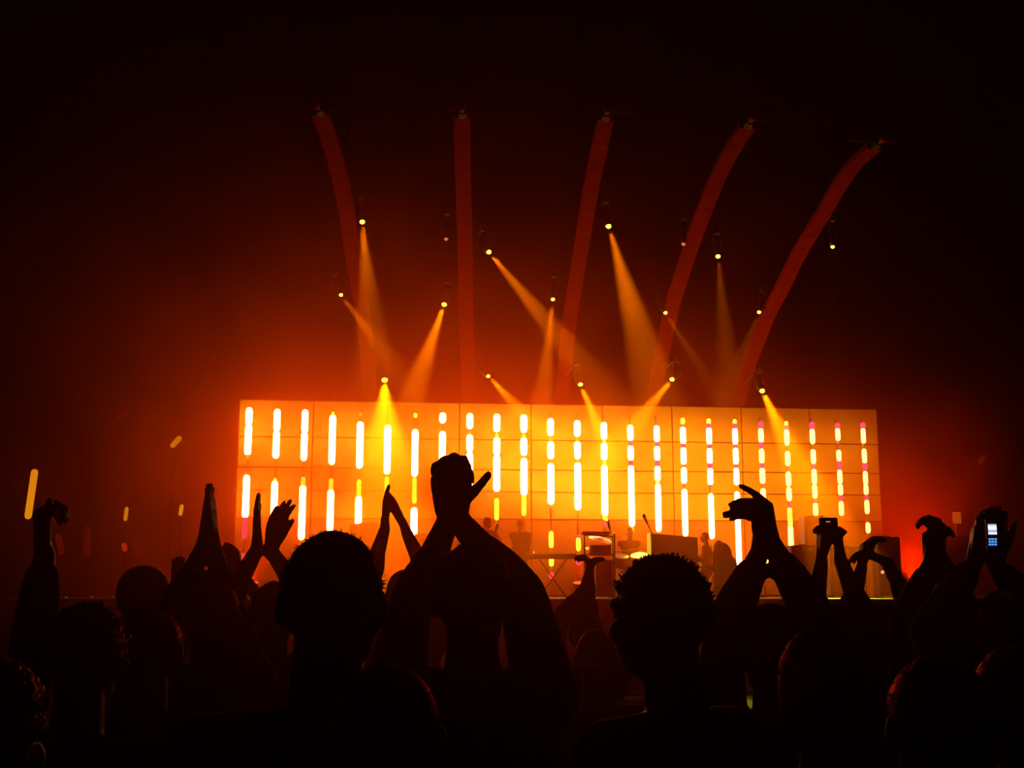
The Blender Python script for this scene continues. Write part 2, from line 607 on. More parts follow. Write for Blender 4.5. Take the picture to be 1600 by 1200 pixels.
ARM_LAB = ['leftmost rust red curved overhead arm, bending left at its top',
           'second curved overhead arm from left, rising nearly straight up',
           'middle one of the five rust red curved overhead arms',
           'fourth curved overhead arm from left, leaning to the right',
           'rightmost rust red curved overhead arm, leaning furthest over']
for k, P in enumerate(ARMS):
    pts = arm_curve(P)
    t = thing('overhead_arm', pts[0].copy(), ARM_LAB[k], 'lighting arm', 'five curved lighting arms above the stage')
    step = 3
    mb_core = MB()
    for i in range(0, len(pts) - 1, step):
        seg = pts[i:i + step + 1]
        mb = MB()
        for a, b in zip(seg, seg[1:]):
            d = (b - a)
            side = Vector((1, 0, 0)) - d.normalized() * d.normalized().x
            side.normalize()
            up = side.cross(d.normalized())
            w = .165 - .03 * i / len(pts)
            sh = 1.0 if b is not seg[-1] else .93
            mb.obox((a + b) / 2, side * w, d * .5 * sh * 1.02, up * .05)
        mb.build('sleeve_panel', M['arm_cloth'], t)
        if i > 0:
            MB().ell(seg[0] + Vector((0, -.06, -.03)), (.032, .02, .02), nu=10, nv=6).build('clamp', M['metal'], t, True)
    for a, b in zip(pts, pts[1:]):
        mb_core.cap(a + Vector((0, .0, .1)), .03, b + Vector((0, 0, .1)), .03, n=6, k=1)
    mb_core.build('spine_tube', M['metal'], t)
    e = pts[-1]
    dd = (pts[-1] - pts[-3]).normalized()
    mb = MB()
    mb.cyl(e + dd * .02, .10, e + dd * .14, .07, n=12)
    mb.cyl(e + dd * .14, .05, e + dd * .2, .05, n=12)
    mb.build('end_cap', M['metal'], t)
    MB().ell(e + dd * .25 + Vector((0, -.03, 0)), (.06, .05, .07)).build('end_lamp', M['end_lamp'], t, True)
    MB().cap(e + Vector((-.42, .05, .14)), .014, e + Vector((.42, .05, .10)), .014, n=6, k=1).build('cross_bar', M['metal'], t)
    for f in (.55, 1.0):
        q = pts[int((len(pts) - 1) * f)]
        MB().cyl(q + Vector((0, 0, .08)), .008, Vector((q.x, q.y, ZC)), .008, n=6).build('hanging_cable', M['metal'], t)
    MB().cap(pts[0] + Vector((0, .1, .08)), .05, Vector((pts[0].x, pts[0].y + .35, DECK)), .05, n=8).build('rear_mast', M['metal'], t)

# ------------------------------------------------------------------ moving heads
# pixel of the lens, pixel the beam passes through, metres it comes towards the hall, watts, half angle, lens radius, arm
HEADS = [
 (566, 347, 577, 480, 1.0, 110, 7.0, .058, 0, 'moving head light high on the leftmost overhead arm, aimed straight down'),
 (764, 394, 868, 520, .8, 400, 6.0, .060, 1, 'moving head light high on the second overhead arm, aimed down to the right'),
 (951, 354, 1010, 560, 1.2, 520, 7.5, .060, 2, 'moving head light high on the middle overhead arm, throwing the longest beam'),
 (1122, 401, 1132, 520, .8, 110, 6.0, .055, 3, 'moving head light high on the fourth overhead arm, aimed straight down'),
 (1301, 386, 1301, 500, 0, 22, 5.0, .045, 4, 'faint moving head light high beside the rightmost overhead arm'),
 (533, 461, 585, 530, .5, 80, 7.0, .050, 0, 'moving head light halfway up the leftmost arm, aimed down to the right'),
 (694, 476, 655, 590, .8, 330, 8.0, .066, 1, 'moving head light halfway up the second arm, aimed down to the left'),
 (864, 468, 850, 600, .7, 260, 6.0, .050, 2, 'moving head light halfway up the middle arm, aimed almost straight down'),
 (1040, 489, 1085, 560, .5, 80, 6.0, .048, 3, 'moving head light halfway up the fourth arm, with a weak beam'),
 (1186, 488, 1160, 550, .4, 60, 6.0, .048, 4, 'moving head light halfway up the rightmost arm, with a faint beam'),
 (601, 594, 601, 700, 1.2, 480, 16., .080, 0, 'brightest moving head light, low on the leftmost arm above the backdrop'),
 (763, 588, 830, 660, .9, 300, 8.0, .055, 1, 'moving head light low on the second arm, aimed down to the right'),
 (907, 601, 945, 690, .9, 480, 8.0, .062, 2, 'moving head light low on the middle arm, aimed down to the right'),
 (1050, 593, 1003, 650, .8, 380, 8.0, .062, 3, 'moving head light low on the fourth arm, aimed down to the left'),
 (1191, 611, 1228, 690, 1.2, 560, 8.5, .068, 4, 'moving head light low beside the rightmost arm, aimed down to the right'),
]


def moving_head(px, py, tx, ty, fwd, watts, half, lr, arm, label, off=False):
    Y = min(armY(py) - .15, 25.9)
    p = W(px, py, Y)
    q = W(tx, ty, Y - fwd)
    d = (q - p).normalized()
    root_p = p - d * .30
    t = thing('moving_head_light', root_p, label, 'stage light', 'moving head lights on the overhead arms')
    side = d.cross(Vector((0, 1, 0)))
    if side.length < .1:
        side = Vector((1, 0, 0))
    side.normalize()
    body = MB()
    body.cap(root_p - d * .02, lr * 1.25, root_p + d * .12, lr * 1.35, n=14)
    body.cyl(root_p + d * .10, lr * 1.3, p - d * .02, lr * 1.12, n=14)
    body.build('head_body', M['metal'], t, True)
    MB().ell(p - d * .005, (lr * .85, lr * .85, lr * .7)).build('lens', M['lens_dim' if off else 'lens'], t, True)
    yk = MB()
    up = root_p + Vector((0, 0, .24))
    for s in (-1, 1):
        a = root_p + d * .1 + side * (lr * 1.5 * s)
        yk.cap(a, .018, up + side * (lr * 1.5 * s), .018, n=6, k=2)
    yk.cap(up - side * lr * 1.5, .022, up + side * lr * 1.5, .022, n=6, k=2)
    yk.build('yoke', M['metal'], t)
    MB().cyl(up, .07, up + Vector((0, 0, .09)), .07, n=12).build('base', M['metal'], t)
    ax = W(polyat(ARMS[arm], py), py, armY(py)) + Vector((0, 0, .1))
    MB().cap(up + Vector((0, 0, .08)), .018, ax, .018, n=6, k=2).build('bracket', M['metal'], t)
    if not off:
        ld = bpy.data.lights.new('beam', 'SPOT')
        ld.energy = watts * SPOT_W
        ld.color = (.88, 1.0, .06)
        ld.spot_size = math.radians(half * 2)
        ld.spot_blend = .55
        ld.shadow_soft_size = lr * .75
        lo = bpy.data.objects.new('beam', ld)
        COL.objects.link(lo)
        lo.parent = t
        lo.location = p + d * .09 - root_p
        lo.rotation_mode = 'QUATERNION'
        lo.rotation_quaternion = d.to_track_quat('-Z', 'Y')
    return t


for h in HEADS:
    moving_head(*h)
for px, py, arm, lab in ((697, 374, 1, 'unlit moving head light left of the second overhead arm'), (1068, 382, 3, 'unlit moving head light left of the fourth overhead arm')):
    moving_head(px, py, px - 8, py + 90, .3, 0, 6, .045, arm, lab, off=True)

# unseen red floods added on the deck to fill the haze with red glow
FL = [(-5.3, 24.6, 500, 'added red haze light on the deck below the leftmost LED bars'),
      (-2.4, 24.9, 650, 'added red haze light on the deck behind the tallest raised hands'),
      (1.4, 25.2, 380, 'added red haze light on the deck beside the drum kit'),
      (5.2, 25.4, 260, 'added red haze light on the deck near the right end of the backdrop'),
      (8.3, 25.0, 1800, 'added red haze light on the deck beyond the right end of the backdrop')]
for x, y, w_, lab in FL:
    t = thing('haze_fill_lamp', (x, y, DECK), lab, 'stage light', 'red lights added to fill the haze')
    c = Vector((x, y, DECK + .2))
    d = Vector((0, -.25, 1)).normalized()
    MB().cyl(c - d * .1, .09, c + d * .1, .12, n=16).build('can', M['metal'], t)
    MB().cyl(c + d * .1, .11, c + d * .115, .11, n=16).build('lens', M['fill_lens'], t)
    MB().cap(Vector((x - .14, y, DECK + .02)), .015, c + Vector((-.14, 0, 0)), .015, n=6).cap(Vector((x + .14, y, DECK + .02)), .015, c + Vector((.14, 0, 0)), .015, n=6).box((x - .16, y - .1, DECK), (x + .16, y + .1, DECK + .02)).build('bracket', M['metal'], t)
    ld = bpy.data.lights.new('flood', 'SPOT')
    ld.energy = w_ * FILL_W
    ld.color = (1.0, .10, .004)
    ld.spot_size = math.radians(125)
    ld.spot_blend = 1.0
    ld.shadow_soft_size = .1
    lo = bpy.data.objects.new('flood', ld)
    COL.objects.link(lo)
    lo.parent = t
    lo.location = c + d * .16 - t.location
    lo.rotation_mode = 'QUATERNION'
    lo.rotation_quaternion = d.to_track_quat('-Z', 'Y')
# ------------------------------------------------------------------ people
def fused(mb, name, m, parent, voxel, smooth=3, fac=.45):
    """one continuous skin over all the shapes collected in mb"""
    off = Vector((0, 0, 0))
    r = parent
    while r is not None:
        off = off + r.location
        r = r.parent
    me = mb.mesh(name + '_raw', off)
    ob = bpy.data.objects.new(name, me)
    COL.objects.link(ob)
    md = ob.modifiers.new('fuse', 'REMESH')
    md.mode = 'VOXEL'
    md.voxel_size = voxel
    md.use_smooth_shade = True
    if smooth:
        sm = ob.modifiers.new('soften', 'SMOOTH')
        sm.factor = fac
        sm.iterations = smooth
    dg = bpy.context.evaluated_depsgraph_get()
    new = bpy.data.meshes.new_from_object(ob.evaluated_get(dg))
    ob.modifiers.clear()
    ob.data = new
    bpy.data.meshes.remove(me)
    new.name = name
    new.materials.clear()
    new.materials.append(m)
    ob.parent = parent
    return ob


def two_bone(S, T, l1, l2, pole):
    d = T - S
    L = d.length
    if L > (l1 + l2) * .985:
        T = S + d.normalized() * (l1 + l2) * .985
        d = T - S
        L = d.length
    a = (l1 * l1 - l2 * l2 + L * L) / (2 * L)
    h = math.sqrt(max(0, l1 * l1 - a * a))
    u = d.normalized()
    p = pole - u * pole.dot(u)
    p.normalize()
    return S + u * a + p * h, T


def add_hand(mb, wrist, d, pn, side, s=1.0, curl=(.25, .25, .2), spread=.10, thumb=.7, fing=None, tcurl=.25, tp=1.0):
    """palm and five fingers. d: wrist to fingers, pn: direction the palm faces, side: +1 puts the thumb on d x pn"""
    d = d.normalized()
    pn = (pn - d * pn.dot(d)).normalized()
    t = d.cross(pn) * side                 # towards the thumb
    L = .094 * s
    # palm
    for k in range(4):
        o = (.5 - k / 3.0)
        b = wrist + d * .008 + t * (o * .038 * s)
        e = wrist + d * (L - abs(o - .1) * .014 * s) + t * (o * .068 * s)
        mb.cap(b, .0165 * s, e, .0125 * s, n=8)
    mb.cap(wrist - d * .02, .026 * s, wrist + d * .035 * s, .021 * s, n=10)
    lens = ((.044, .026, .021), (.049, .031, .022), (.045, .029, .022), (.036, .021, .019))
    for k in range(4):
        o = (.5 - k / 3.0)
        p = wrist + d * (L - abs(o - .1) * .014 * s) + t * (o * .068 * s)
        c = curl if fing is None or fing[k] is None else fing[k]
        base = (d + t * (o * 2 * spread)).normalized()
        ang = 0.0
        for j in range(3):
            ang += c[j]
            v = base * math.cos(ang) + pn * math.sin(ang)
            q = p + v * (lens[k][j] * s)
            mb.cap(p, (.0116 - .0010 * j) * s, q, (.0108 - .0010 * j) * s, n=8)
            p = q
    # thumb leaves the side of the palm near its base
    p = wrist + d * (.022 * s) + t * (.020 * s) + pn * (.006 * s)
    v = (d * math.cos(thumb) + t * math.sin(thumb) + pn * (.25 * tp)).normalized()
    for j, (ln, r) in enumerate(((.044, .0155), (.032, .0125), (.025, .0112))):
        q = p + v * (ln * s)
        mb.cap(p, r * s, q, (r - .0012) * s, n=8)
        p = q
        v = (v + d * tcurl + pn * (.12 * tp)).normalized()


HUP = Vector((0, 0, 1))


def person(label, head, Y, hair='short', haircol='hair_dark', yaw=0.0, tilt=0.0, arms=None, cloth='black', skin='skin_b', sleeve=.5,
           near=True, group=None, feet=0.0, slim=1.0, hat=None, seat=None, hgt=None, pants='denim', lean=0.0, cat='person'):
    """head: pixel of the crown. arms: {'L': {...}, 'R': {...}} with wrist pixels, else hanging"""
    top = W(head[0], head[1], Y)
    H = (top.z - feet) if hgt is None else hgt
    s = H / 1.75
    f = Vector((math.sin(yaw), math.cos(yaw), 0))      # facing
    rt = Vector((f.y, -f.x, 0))                        # their right
    R = Matrix((rt, f, HUP)).transposed()
    cx = Vector((top.x, top.y, 0))
    root = thing('person', Vector((top.x, top.y, feet)), label, cat, group)
    vox = .0065 if near else .0105

    def P(x, y, z):
        """body point: right, forward, below the crown"""
        return top + rt * (x * s) + f * (y * s) + HUP * (-z * s)

    Rh = R @ Matrix.Rotation(tilt, 3, 'Y')
    hc = P(0, 0, .105)
    # ---- body: head with a face, neck, shoulders, arms and hands, one surface
    b = MB()

    def Hd(x, y, z):
        return hc + Rh @ (Vector((x, y, z)) * s)
    b.ell(Hd(0, -.006, .008), (.076 * s, .094 * s, .098 * s), Rh)
    b.ell(Hd(0, .022, -.055), (.060 * s, .066 * s, .066 * s), Rh)
    b.ell(Hd(0, .060, -.088), (.030 * s, .028 * s, .024 * s), Rh)
    b.cap(Hd(0, .088, .012), .010 * s, Hd(0, .106, -.032), .014 * s, n=8)          # nose
    b.cap(Hd(-.038, .078, .022), .014 * s, Hd(.038, .078, .022), .014 * s, n=8)    # brow
    b.cap(Hd(-.02, .084, -.064), .009 * s, Hd(.02, .084, -.064), .009 * s, n=8)    # mouth
    for q in (-1, 1):
        b.ell(Hd(.030 * q, .076, -.002), (.013 * s, .013 * s, .011 * s), Rh)       # eyes
        b.ell(Hd(.044 * q, .058, -.03), (.024 * s, .026 * s, .026 * s), Rh)        # cheeks
        b.ell(Hd(.080 * q, -.012, -.010), (.011 * s, .020 * s, .032 * s), Rh)      # ears
    nb = P(0, -.035 + lean * .25, .285)
    b.cap(Hd(0, -.022, -.07), .054 * s, nb, .062 * s)
    sh = {}
    for q, n_ in ((-1, 'L'), (1, 'R')):
        a = (arms or {}).get(n_)
        up = .045 if a and a.get('up', True) else 0.0
        inn = .035 if up else .0
        S = P((.178 - inn) * slim * q, -.035 + lean * .3, .345 - up)
        sh[n_] = S
        b.cap(nb + HUP * (-.03 * s), .06 * s, S, .058 * s)
    hands = []
    sleeves = []
    for q, n_ in ((-1, 'L'), (1, 'R')):
        a = (arms or {}).get(n_)
        S = sh[n_]
        if a is None:
            E = S + rt * (.05 * q * s) + f * (-.02 * s) + HUP * (-.29 * s)
            T = E + f * (.07 * s) + HUP * (-.25 * s)
            d, pn = (T - E), -rt * q
            hk = dict(curl=(.35, .35, .3))
        else:
            T = W(a['w'][0], a['w'][1], Y + a.get('dy', .2))
            pole = Vector(a.get('pole', (q * .9, .25, -.55)))
            E, T = two_bone(S, T, .295 * s, .265 * s, pole)
            d = Vector(a.get('d', (0, 0, 1)))
            pn = Vector(a.get('pn', (-q, 0, 0)))
            hk = {k: a[k] for k in ('curl', 'spread', 'thumb', 'fing', 'tcurl', 'tp') if k in a}
        b.cap(S, .056 * s, S.lerp(E, .45), .049 * s)
        b.cap(S.lerp(E, .45), .049 * s, E, .041 * s)
        b.cap(E, .041 * s, E.lerp(T, .3), .043 * s)
        b.cap(E.lerp(T, .3), .043 * s, T, .027 * s)
        # the thumb side: right hand facing away from its owner's side
        add_hand(b, T + (d.normalized() * .012), d, pn, a.get('ts', q) if a else q, s * 1.0, **hk)
        sleeves.append((S, E, T))
    b.cap(nb + HUP * (-.08 * s), .09 * s, P(0, -.03 + lean * .3, .52), .10 * s)
    fused(b, 'body', M[skin], root, vox, 2, .4)
    # ---- shirt
    c = MB()
    ch = P(0, -.035 + lean * .35, .46)
    hip = P(0, -.02, .86) if seat is None else P(0, -.02, .82)
    c.ell(ch, (.185 * slim * s, .125 * s, .17 * s), R)
    c.ell(ch.lerp(hip, .5), (.165 * slim * s, .115 * s, .24 * s), R)
    c.ell(hip, (.172 * slim * s, .125 * s, .15 * s), R)
    c.cap(nb + HUP * (-.035 * s), .066 * s, ch, .10 * s)
    for (S, E, T) in sleeves:
        c.cap(nb + HUP * (-.045 * s), .066 * s, S, .073 * s)
        c.cap(S, .073 * s, ch, .10 * s)
        k = min(1.0, sleeve * 2)
        c.cap(S, .072 * s, S.lerp(E, k), .062 * s if k < 1 else .056 * s)
        if sleeve > .5:
            k2 = (sleeve - .5) * 2
            c.cap(E, .057 * s, E.lerp(T, k2 * .5), .056 * s)
            c.cap(E.lerp(T, k2 * .5), .056 * s, E.lerp(T, k2 * .93), .043 * s)
    fused(c, 'shirt', M['cloth_' + cloth], root, .013 if near else .018, 3, .5)
    # ---- trousers and shoes
    c = MB()
    fl = feet
    if seat is None:
        c.cap(hip + rt * (-.06 * s), .13 * s, hip + rt * (.06 * s), .13 * s)
        for q in (-1, 1):
            hp = hip + rt * (.09 * q * s) + HUP * (-.05 * s)
            kn = Vector((cx.x, cx.y, 0)) + rt * (.10 * q * s) + f * (.02 * s) + HUP * (fl + .49 * s)
            an = Vector((cx.x, cx.y, 0)) + rt * (.11 * q * s) + f * (-.02 * s) + HUP * (fl + .09 * s)
            c.cap(hp, .095 * s, kn, .062 * s)
            c.cap(kn, .062 * s, an, .052 * s)
    else:
        kz = seat + .04
        c.cap(hip + rt * (-.06 * s), .13 * s, hip + rt * (.06 * s), .13 * s)
        for q in (-1, 1):
            hp = hip + rt * (.09 * q * s) + HUP * (-.04 * s)
            kn = hp + f * (.40 * s) + rt * (.10 * q * s)
            kn.z = fl + .50 * s
            an = kn + f * (.03 * s)
            an.z = fl + .09 * s
            c.cap(hp, .09 * s, kn, .065 * s)
            c.cap(kn, .062 * s, an, .052 * s)
    fused(c, 'trousers', M[pants], root, .024, 2, .5)
    for q in (-1, 1):
        an = Vector((cx.x, cx.y, fl)) + rt * (.11 * q * s)
        if seat is not None:
            an = an + f * (.43 * s) + rt * (.09 * q * s)
        sh_ = MB()
        sh_.ell(an + f * (.06 * s) + HUP * (.038 * s), (.048 * s, .135 * s, .038 * s), R)
        sh_.ell(an + f * (-.02 * s) + HUP * (.06 * s), (.045 * s, .06 * s, .055 * s), R)
        fused(sh_, 'shoe', M['shoe'], root, .018, 2, .5)
    # ---- hair or hat
    seed = random.random() * 50
    if hair and hair != 'none':
        h = MB()
        nu, nv = (80, 48) if near else (36, 22)
        vs, fs = [], []
        amp = {'short': .004, 'buzz': .0015, 'curly': .014, 'long': .005, 'spiky': .006, 'bob': .006}[hair]
        grow = {'short': 1.07, 'buzz': 1.025, 'curly': 1.20, 'long': 1.11, 'spiky': 1.08, 'bob': 1.15}[hair]
        for i in range(nv + 1):
            th = PI * i / nv
            for j in range(nu):
                q = 2 * PI * j / nu
                dx, dy, dz = math.sin(th) * math.cos(q), math.sin(th) * math.sin(q), math.cos(th)
                w = .35 * noise.noise(Vector((dx * 4 + seed, dy * 4, dz * 4))) + .6 * noise.noise(Vector((dx * 14 + seed, dy * 14, dz * 14))) + .5 * noise.noise(Vector((dx * 30 + seed, dy * 30, dz * 30)))
                g = grow
                # hair line: the face and the nape stay bare
                line = .28 if dy > .35 else (-.15 if dy > -.2 else -.55)
                if hair not in ('long', 'bob'):
                    k = min(1.0, max(0.0, (dz - line) / .45))
                    g = .93 + (grow - .93) * (k * k * (3 - 2 * k)) ** .5
                if hair in ('long', 'bob') and dy > .30 and dz < .3:
                    g = .88
                rr = Vector((dx * .076, dy * .094, dz * .098)) * g + Vector((dx, dy, dz)) * (amp * w if g > 1.02 else 0)
                if hair in ('long', 'bob') and dz < 0 and dy < .35:
                    rr.z *= 1.0 + (1.15 if hair == 'long' else .5)
                    rr.x *= 1.0 + .1 * -dz
                vs.append(Hd(rr.x, rr.y - .006, rr.z + .008))
        for i in range(nv):
            for j in range(nu):
                fs.append((i * nu + j, i * nu + (j + 1) % nu, (i + 1) * nu + (j + 1) % nu, (i + 1) * nu + j))
        h._add(vs, [tuple(reversed(x)) for x in fs])
        cnt = {'spiky': 420, 'curly': 130}.get(hair, 0)
        for k in range(cnt):
            z = random.uniform(-.2, 1.0)
            q = random.uniform(0, 2 * PI)
            w = math.sqrt(max(0, 1 - z * z))
            dx, dy, dz = w * math.cos(q), w * math.sin(q), z
            if dy > .35 and dz < .35:
                continue
            p0 = Hd(dx * .074, dy * .092 - .006, dz * .096 + .008)
            out = Rh @ Vector((dx, dy, dz))
            if hair == 'spiky':
                out = (out + HUP * .35 + Vector((random.uniform(-.5, .5), random.uniform(-.5, .5), random.uniform(-.2, .3)))).normalized()
                h.cap(p0, .006 * s, p0 + out * (random.uniform(.008, .023) * s), .0012 * s, n=5, k=1)
            elif hair == 'curly':
                out = (out + Vector((random.uniform(-.8, .8), random.uniform(-.8, .8), random.uniform(-.8, .8)))).normalized()
                h.cap(p0 + out * (.012 * s), .011 * s, p0 + out * (random.uniform(.02, .03) * s), .007 * s, n=5, k=1)
            else:
                out = (out + Vector((random.uniform(-.9, .9), random.uniform(-.9, .9), random.uniform(-.3, .4)))).normalized()
                h.cap(p0, .006 * s, p0 + out * (.017 * s), .0015 * s, n=4, k=1)
        ho = h.build('hair', M[haircol], root, True)
        if near:
            # single hairs added off the crown to catch the rim light
            z_ = MB()
            for k in range(900):
                z = random.uniform(-.25, 1.0)
                q = random.uniform(0, 2 * PI)
                w = math.sqrt(max(0, 1 - z * z))
                dx, dy, dz = w * math.cos(q), w * math.sin(q), z
                if dy > .35 and dz < .4:
                    continue
                g = grow * .985
                p0 = Hd(dx * .076 * g, dy * .094 * g - .006, dz * .098 * g + .008)
                out = (Rh @ Vector((dx, dy, dz)) + Vector((random.uniform(-.9, .9), random.uniform(-.5, .5), random.uniform(-.7, .5)))).normalized()
                ln = random.uniform(.007, .015) * s * (.5 if hair == 'buzz' else 1.0)
                sd = out.cross(Vector((random.uniform(-.4, .4), 1, random.uniform(-.4, .4)))).normalized() * (.0009 * s)
                z_._add([p0 - sd, p0 + sd, p0 + out * ln + HUP * (-.2 * ln)], [(0, 1, 2)])
            z_.build('rim_hair', M['fuzz_fair' if haircol == 'hair_fair' else 'fuzz_dark'], ho)['kind'] = 'stuff'
    if hat:
        h = MB()
        nu, nv = 32, 10
        vs, fs = [], []
        for i in range(nv + 1):
            th = PI / 2 * i / nv
            for j in range(nu):
                q = 2 * PI * j / nu
                k = 1.12
                vs.append(Hd(math.sin(th) * math.cos(q) * .078 * k, math.sin(th) * math.sin(q) * .096 * k - .006, math.cos(th) ** .75 * .105 * k + .025))
        for i in range(nv):
            for j in range(nu):
                fs.append((i * nu + j, (i + 1) * nu + j, (i + 1) * nu + (j + 1) % nu, i * nu + (j + 1) % nu))
        fs.append(tuple(nv * nu + j for j in range(nu)))
        h._add(vs, fs)
        ho = h.build('cap', M['cloth_' + hat], root, True)
        pk = MB()
        vs = []
        for zz in (.022, .030):
            for j in range(13):
                q = PI * (j / 12.0)
                vs.append(Hd(math.cos(q) * .08, .06 + math.sin(q) * .12, zz - .02 * math.sin(q)))
        fs = [tuple(range(12, -1, -1)), tuple(range(13, 26))] + [(j, (j + 1) % 13, 13 + (j + 1) % 13, 13 + j) for j in range(13)]
        pk._add(vs, fs)
        pk.build('peak', M['cloth_' + hat], ho)
    root['_s'] = s
    return root


# ---- the crowd, nearest rows first. pixel of the crown, metres from the camera
person('big round dark haired head just left of centre, hiding the bars', (523, 838), 2.0, hair='short', cloth='black', skin='skin_a', yaw=.12, slim=1.05)
person('short spiky haired head right of centre, in front of the organ', (1030, 875), 2.3, hair='spiky', cloth='grey', skin='skin_a', yaw=-.75)
person('smooth round head rising at the bottom edge, left of centre', (608, 1040), 1.68, hair='buzz', haircol='hair_brown', cloth='navy', skin='skin_b', slim=.95)
person('curly head cut off by the bottom left corner', (-22, 1045), 1.7, hair='curly', haircol='hair_fair', cloth='brown', skin='skin_a', yaw=.3)
person('dark head low at the bottom right, its crown faintly edged red', (1462, 1031), 1.8, hair='short', cloth='black', skin='skin_b')
person('dim head in the bottom right corner beside the right edge', (1580, 1022), 2.5, hair='bob', haircol='hair_brown', cloth='red', skin='skin_a')

# tallest raised hands in the middle, palms together
person('tall person in the middle clapping overhead, his joined hands highest of all', (740, 854), 2.6, hair='short', cloth='grey', skin='skin_b', sleeve=.80, slim=1.05,
       arms={'L': dict(w=(701, 812), dy=.34, d=(-.03, 0, 1), pn=(.35, 1, 0), curl=(1.0, .9, .7), pole=(-.45, .5, -.5), thumb=.25, spread=.03),
             'R': dict(w=(712, 808), dy=.30, d=(-.03, .0, 1), pn=(-.3, -1, 0), curl=(.75, 1.1, .8), thumb=.95, ts=1, pole=(.9, .1, -.5), spread=.03, tcurl=.05)})
# arms of the clapping person right of centre: fingers bent to the left
person('person right of centre clapping overhead, one hand bent over to the left', (1203, 948), 2.9, hair='short', cloth='black', skin='skin_c', sleeve=.9,
       arms={'L': dict(w=(1190, 848), dy=.26, d=(.06, 0, 1), pn=(-1, .0, 0), ts=1, curl=(1.45, .25, .2), pole=(-1.0, .1, -.5), thumb=.25, spread=.03),
             'R': dict(w=(1206, 850), dy=.20, d=(-.10, 0, 1), pn=(-1, .0, -.1), curl=(1.25, .3, .3), pole=(.8, .1, -.8), thumb=.25, spread=.03, fing=((.75, .15, .1), None, None, None))})
person('person holding a small camera up with both hands, right of the clapping hands', (1316, 944), 4.2, hair='short', haircol='hair_brown', cloth='navy', skin='skin_b', sleeve=.75,
       arms={'L': dict(w=(1286, 850), dy=.28, d=(.06, 0, 1), pn=(1, .0, .1), curl=(.9, .7, .5), pole=(-.3, .1, -1), thumb=.4),
             'R': dict(w=(1304, 850), dy=.28, d=(-.1, 0, 1), pn=(-1, .0, .1), curl=(.9, .7, .5), pole=(.45, .1, -1), thumb=.4)})
person('person with both arms bent in a ring overhead beside the black amplifier', (1380, 946), 4.9, hair='bob', haircol='hair_brown', cloth='black', skin='skin_a', sleeve=.8,
       arms={'L': dict(w=(1347, 872), dy=.25, d=(.15, 0, 1), pn=(1, 0, 0), curl=(.8, .6, .4), pole=(-.8, .1, -.5), thumb=.5),
             'R': dict(w=(1378, 853), dy=.25, d=(-.85, 0, .45), pn=(-.3, 0, -1), curl=(.7, .5, .4), pole=(1, .1, .1), thumb=.5)})
person('person clapping overhead left of the glowing phone', (1468, 950), 4.0, hair='short', cloth='grey', skin='skin_c', sleeve=.9,
       arms={'L': dict(w=(1456, 866), dy=.2, d=(.05, 0, 1), pn=(1, .3, 0), curl=(1.0, .9, .6), pole=(-1, .1, -.5), thumb=.5),
             'R': dict(w=(1467, 864), dy=.2, d=(-.02, 0, 1), pn=(-1, -.3, 0), curl=(.9, .9, .7), pole=(.6, .1, -.9), thumb=.5)})
phone_holder = person('person at the right edge raising a glowing mobile phone', (1568, 926), 3.4, hair='short', cloth='black', skin='skin_b', sleeve=.95,
       arms={'L': dict(w=(1522, 880), dy=.2, d=(.12, 0, 1), pn=(1, -.2, 0), curl=(.35, .6, .5), pole=(-.7, .1, -.8), thumb=.5),
             'R': dict(w=(1556, 884), dy=.2, d=(-.05, 0, 1), pn=(-.3, -1, 0), curl=(.5, .5, .4), pole=(.8, .1, -.7), thumb=.55)})
# left side
person('bulky sleeved person at the far left raising a fist', (138, 958), 2.6, hair='curly', cloth='black', skin='skin_b', sleeve=.93, slim=1.1,
       arms={'L': dict(w=(70, 868), dy=.25, d=(-.25, 0, 1), pn=(.9, .3, 0), curl=(1.2, 1.2, .8), pole=(-.1, .5, -1), thumb=.5)})
person('person in a peaked cap on the left, standing before the dim side lamps', (226, 899), 4.7, hair='short', hat='black', cloth='black', skin='skin_b', yaw=.5, sleeve=.4)
person('head with a red rim light below the cap, left side', (240, 955), 3.15, hair='short', cloth='brown', skin='skin_a', slim=1.0)
person('person on the left pressing both palms together high overhead, seen edge on', (335, 909), 3.7, hair='short', cloth='black', skin='skin_c', sleeve=.85,
       arms={'L': dict(w=(317, 856), dy=.22, d=(.10, 0, 1), pn=(1, 0, 0), curl=(-.02, .02, .03), pole=(-.5, .2, -.9), thumb=.15, spread=.0, tp=0.0),
             'R': dict(w=(334, 856), dy=.22, d=(-.12, 0, 1), pn=(-1, 0, 0), curl=(-.02, .02, .03), pole=(.1, .3, -1), thumb=.15, spread=.0, tp=0.0)})
person('person with two spread clapping hands beside the leftmost LED bars', (430, 912), 4.3, hair='short', haircol='hair_brown', cloth='grey', skin='skin_b', sleeve=.8,
       arms={'L': dict(w=(402, 858), dy=.2, d=(-.06, 0, 1), pn=(1, .1, 0), curl=(.05, .08, .08), pole=(-.7, .2, -.8), thumb=.2, spread=.02, tp=0.2),
             'R': dict(w=(424, 862), dy=.2, d=(.12, 0, 1), pn=(.8, -.5, 0), curl=(.35, .15, .1), pole=(.8, .2, -.7), thumb=.4, spread=.10, ts=1)})
person('small far person between the raised hands on the left, hands overhead', (370, 925), 7.0, hair='short', cloth='brown', skin='skin_b', near=False,
       arms={'L': dict(w=(361, 889), dy=.2, d=(-.15, 0, 1), pn=(-1, 0, 0), ts=1, curl=(.9, .3, .2), thumb=.4), 'R': dict(w=(374, 889), dy=.2, d=(-.1, 0, 1), pn=(-1, 0, 0), curl=(.7, .3, .2), thumb=.4)})
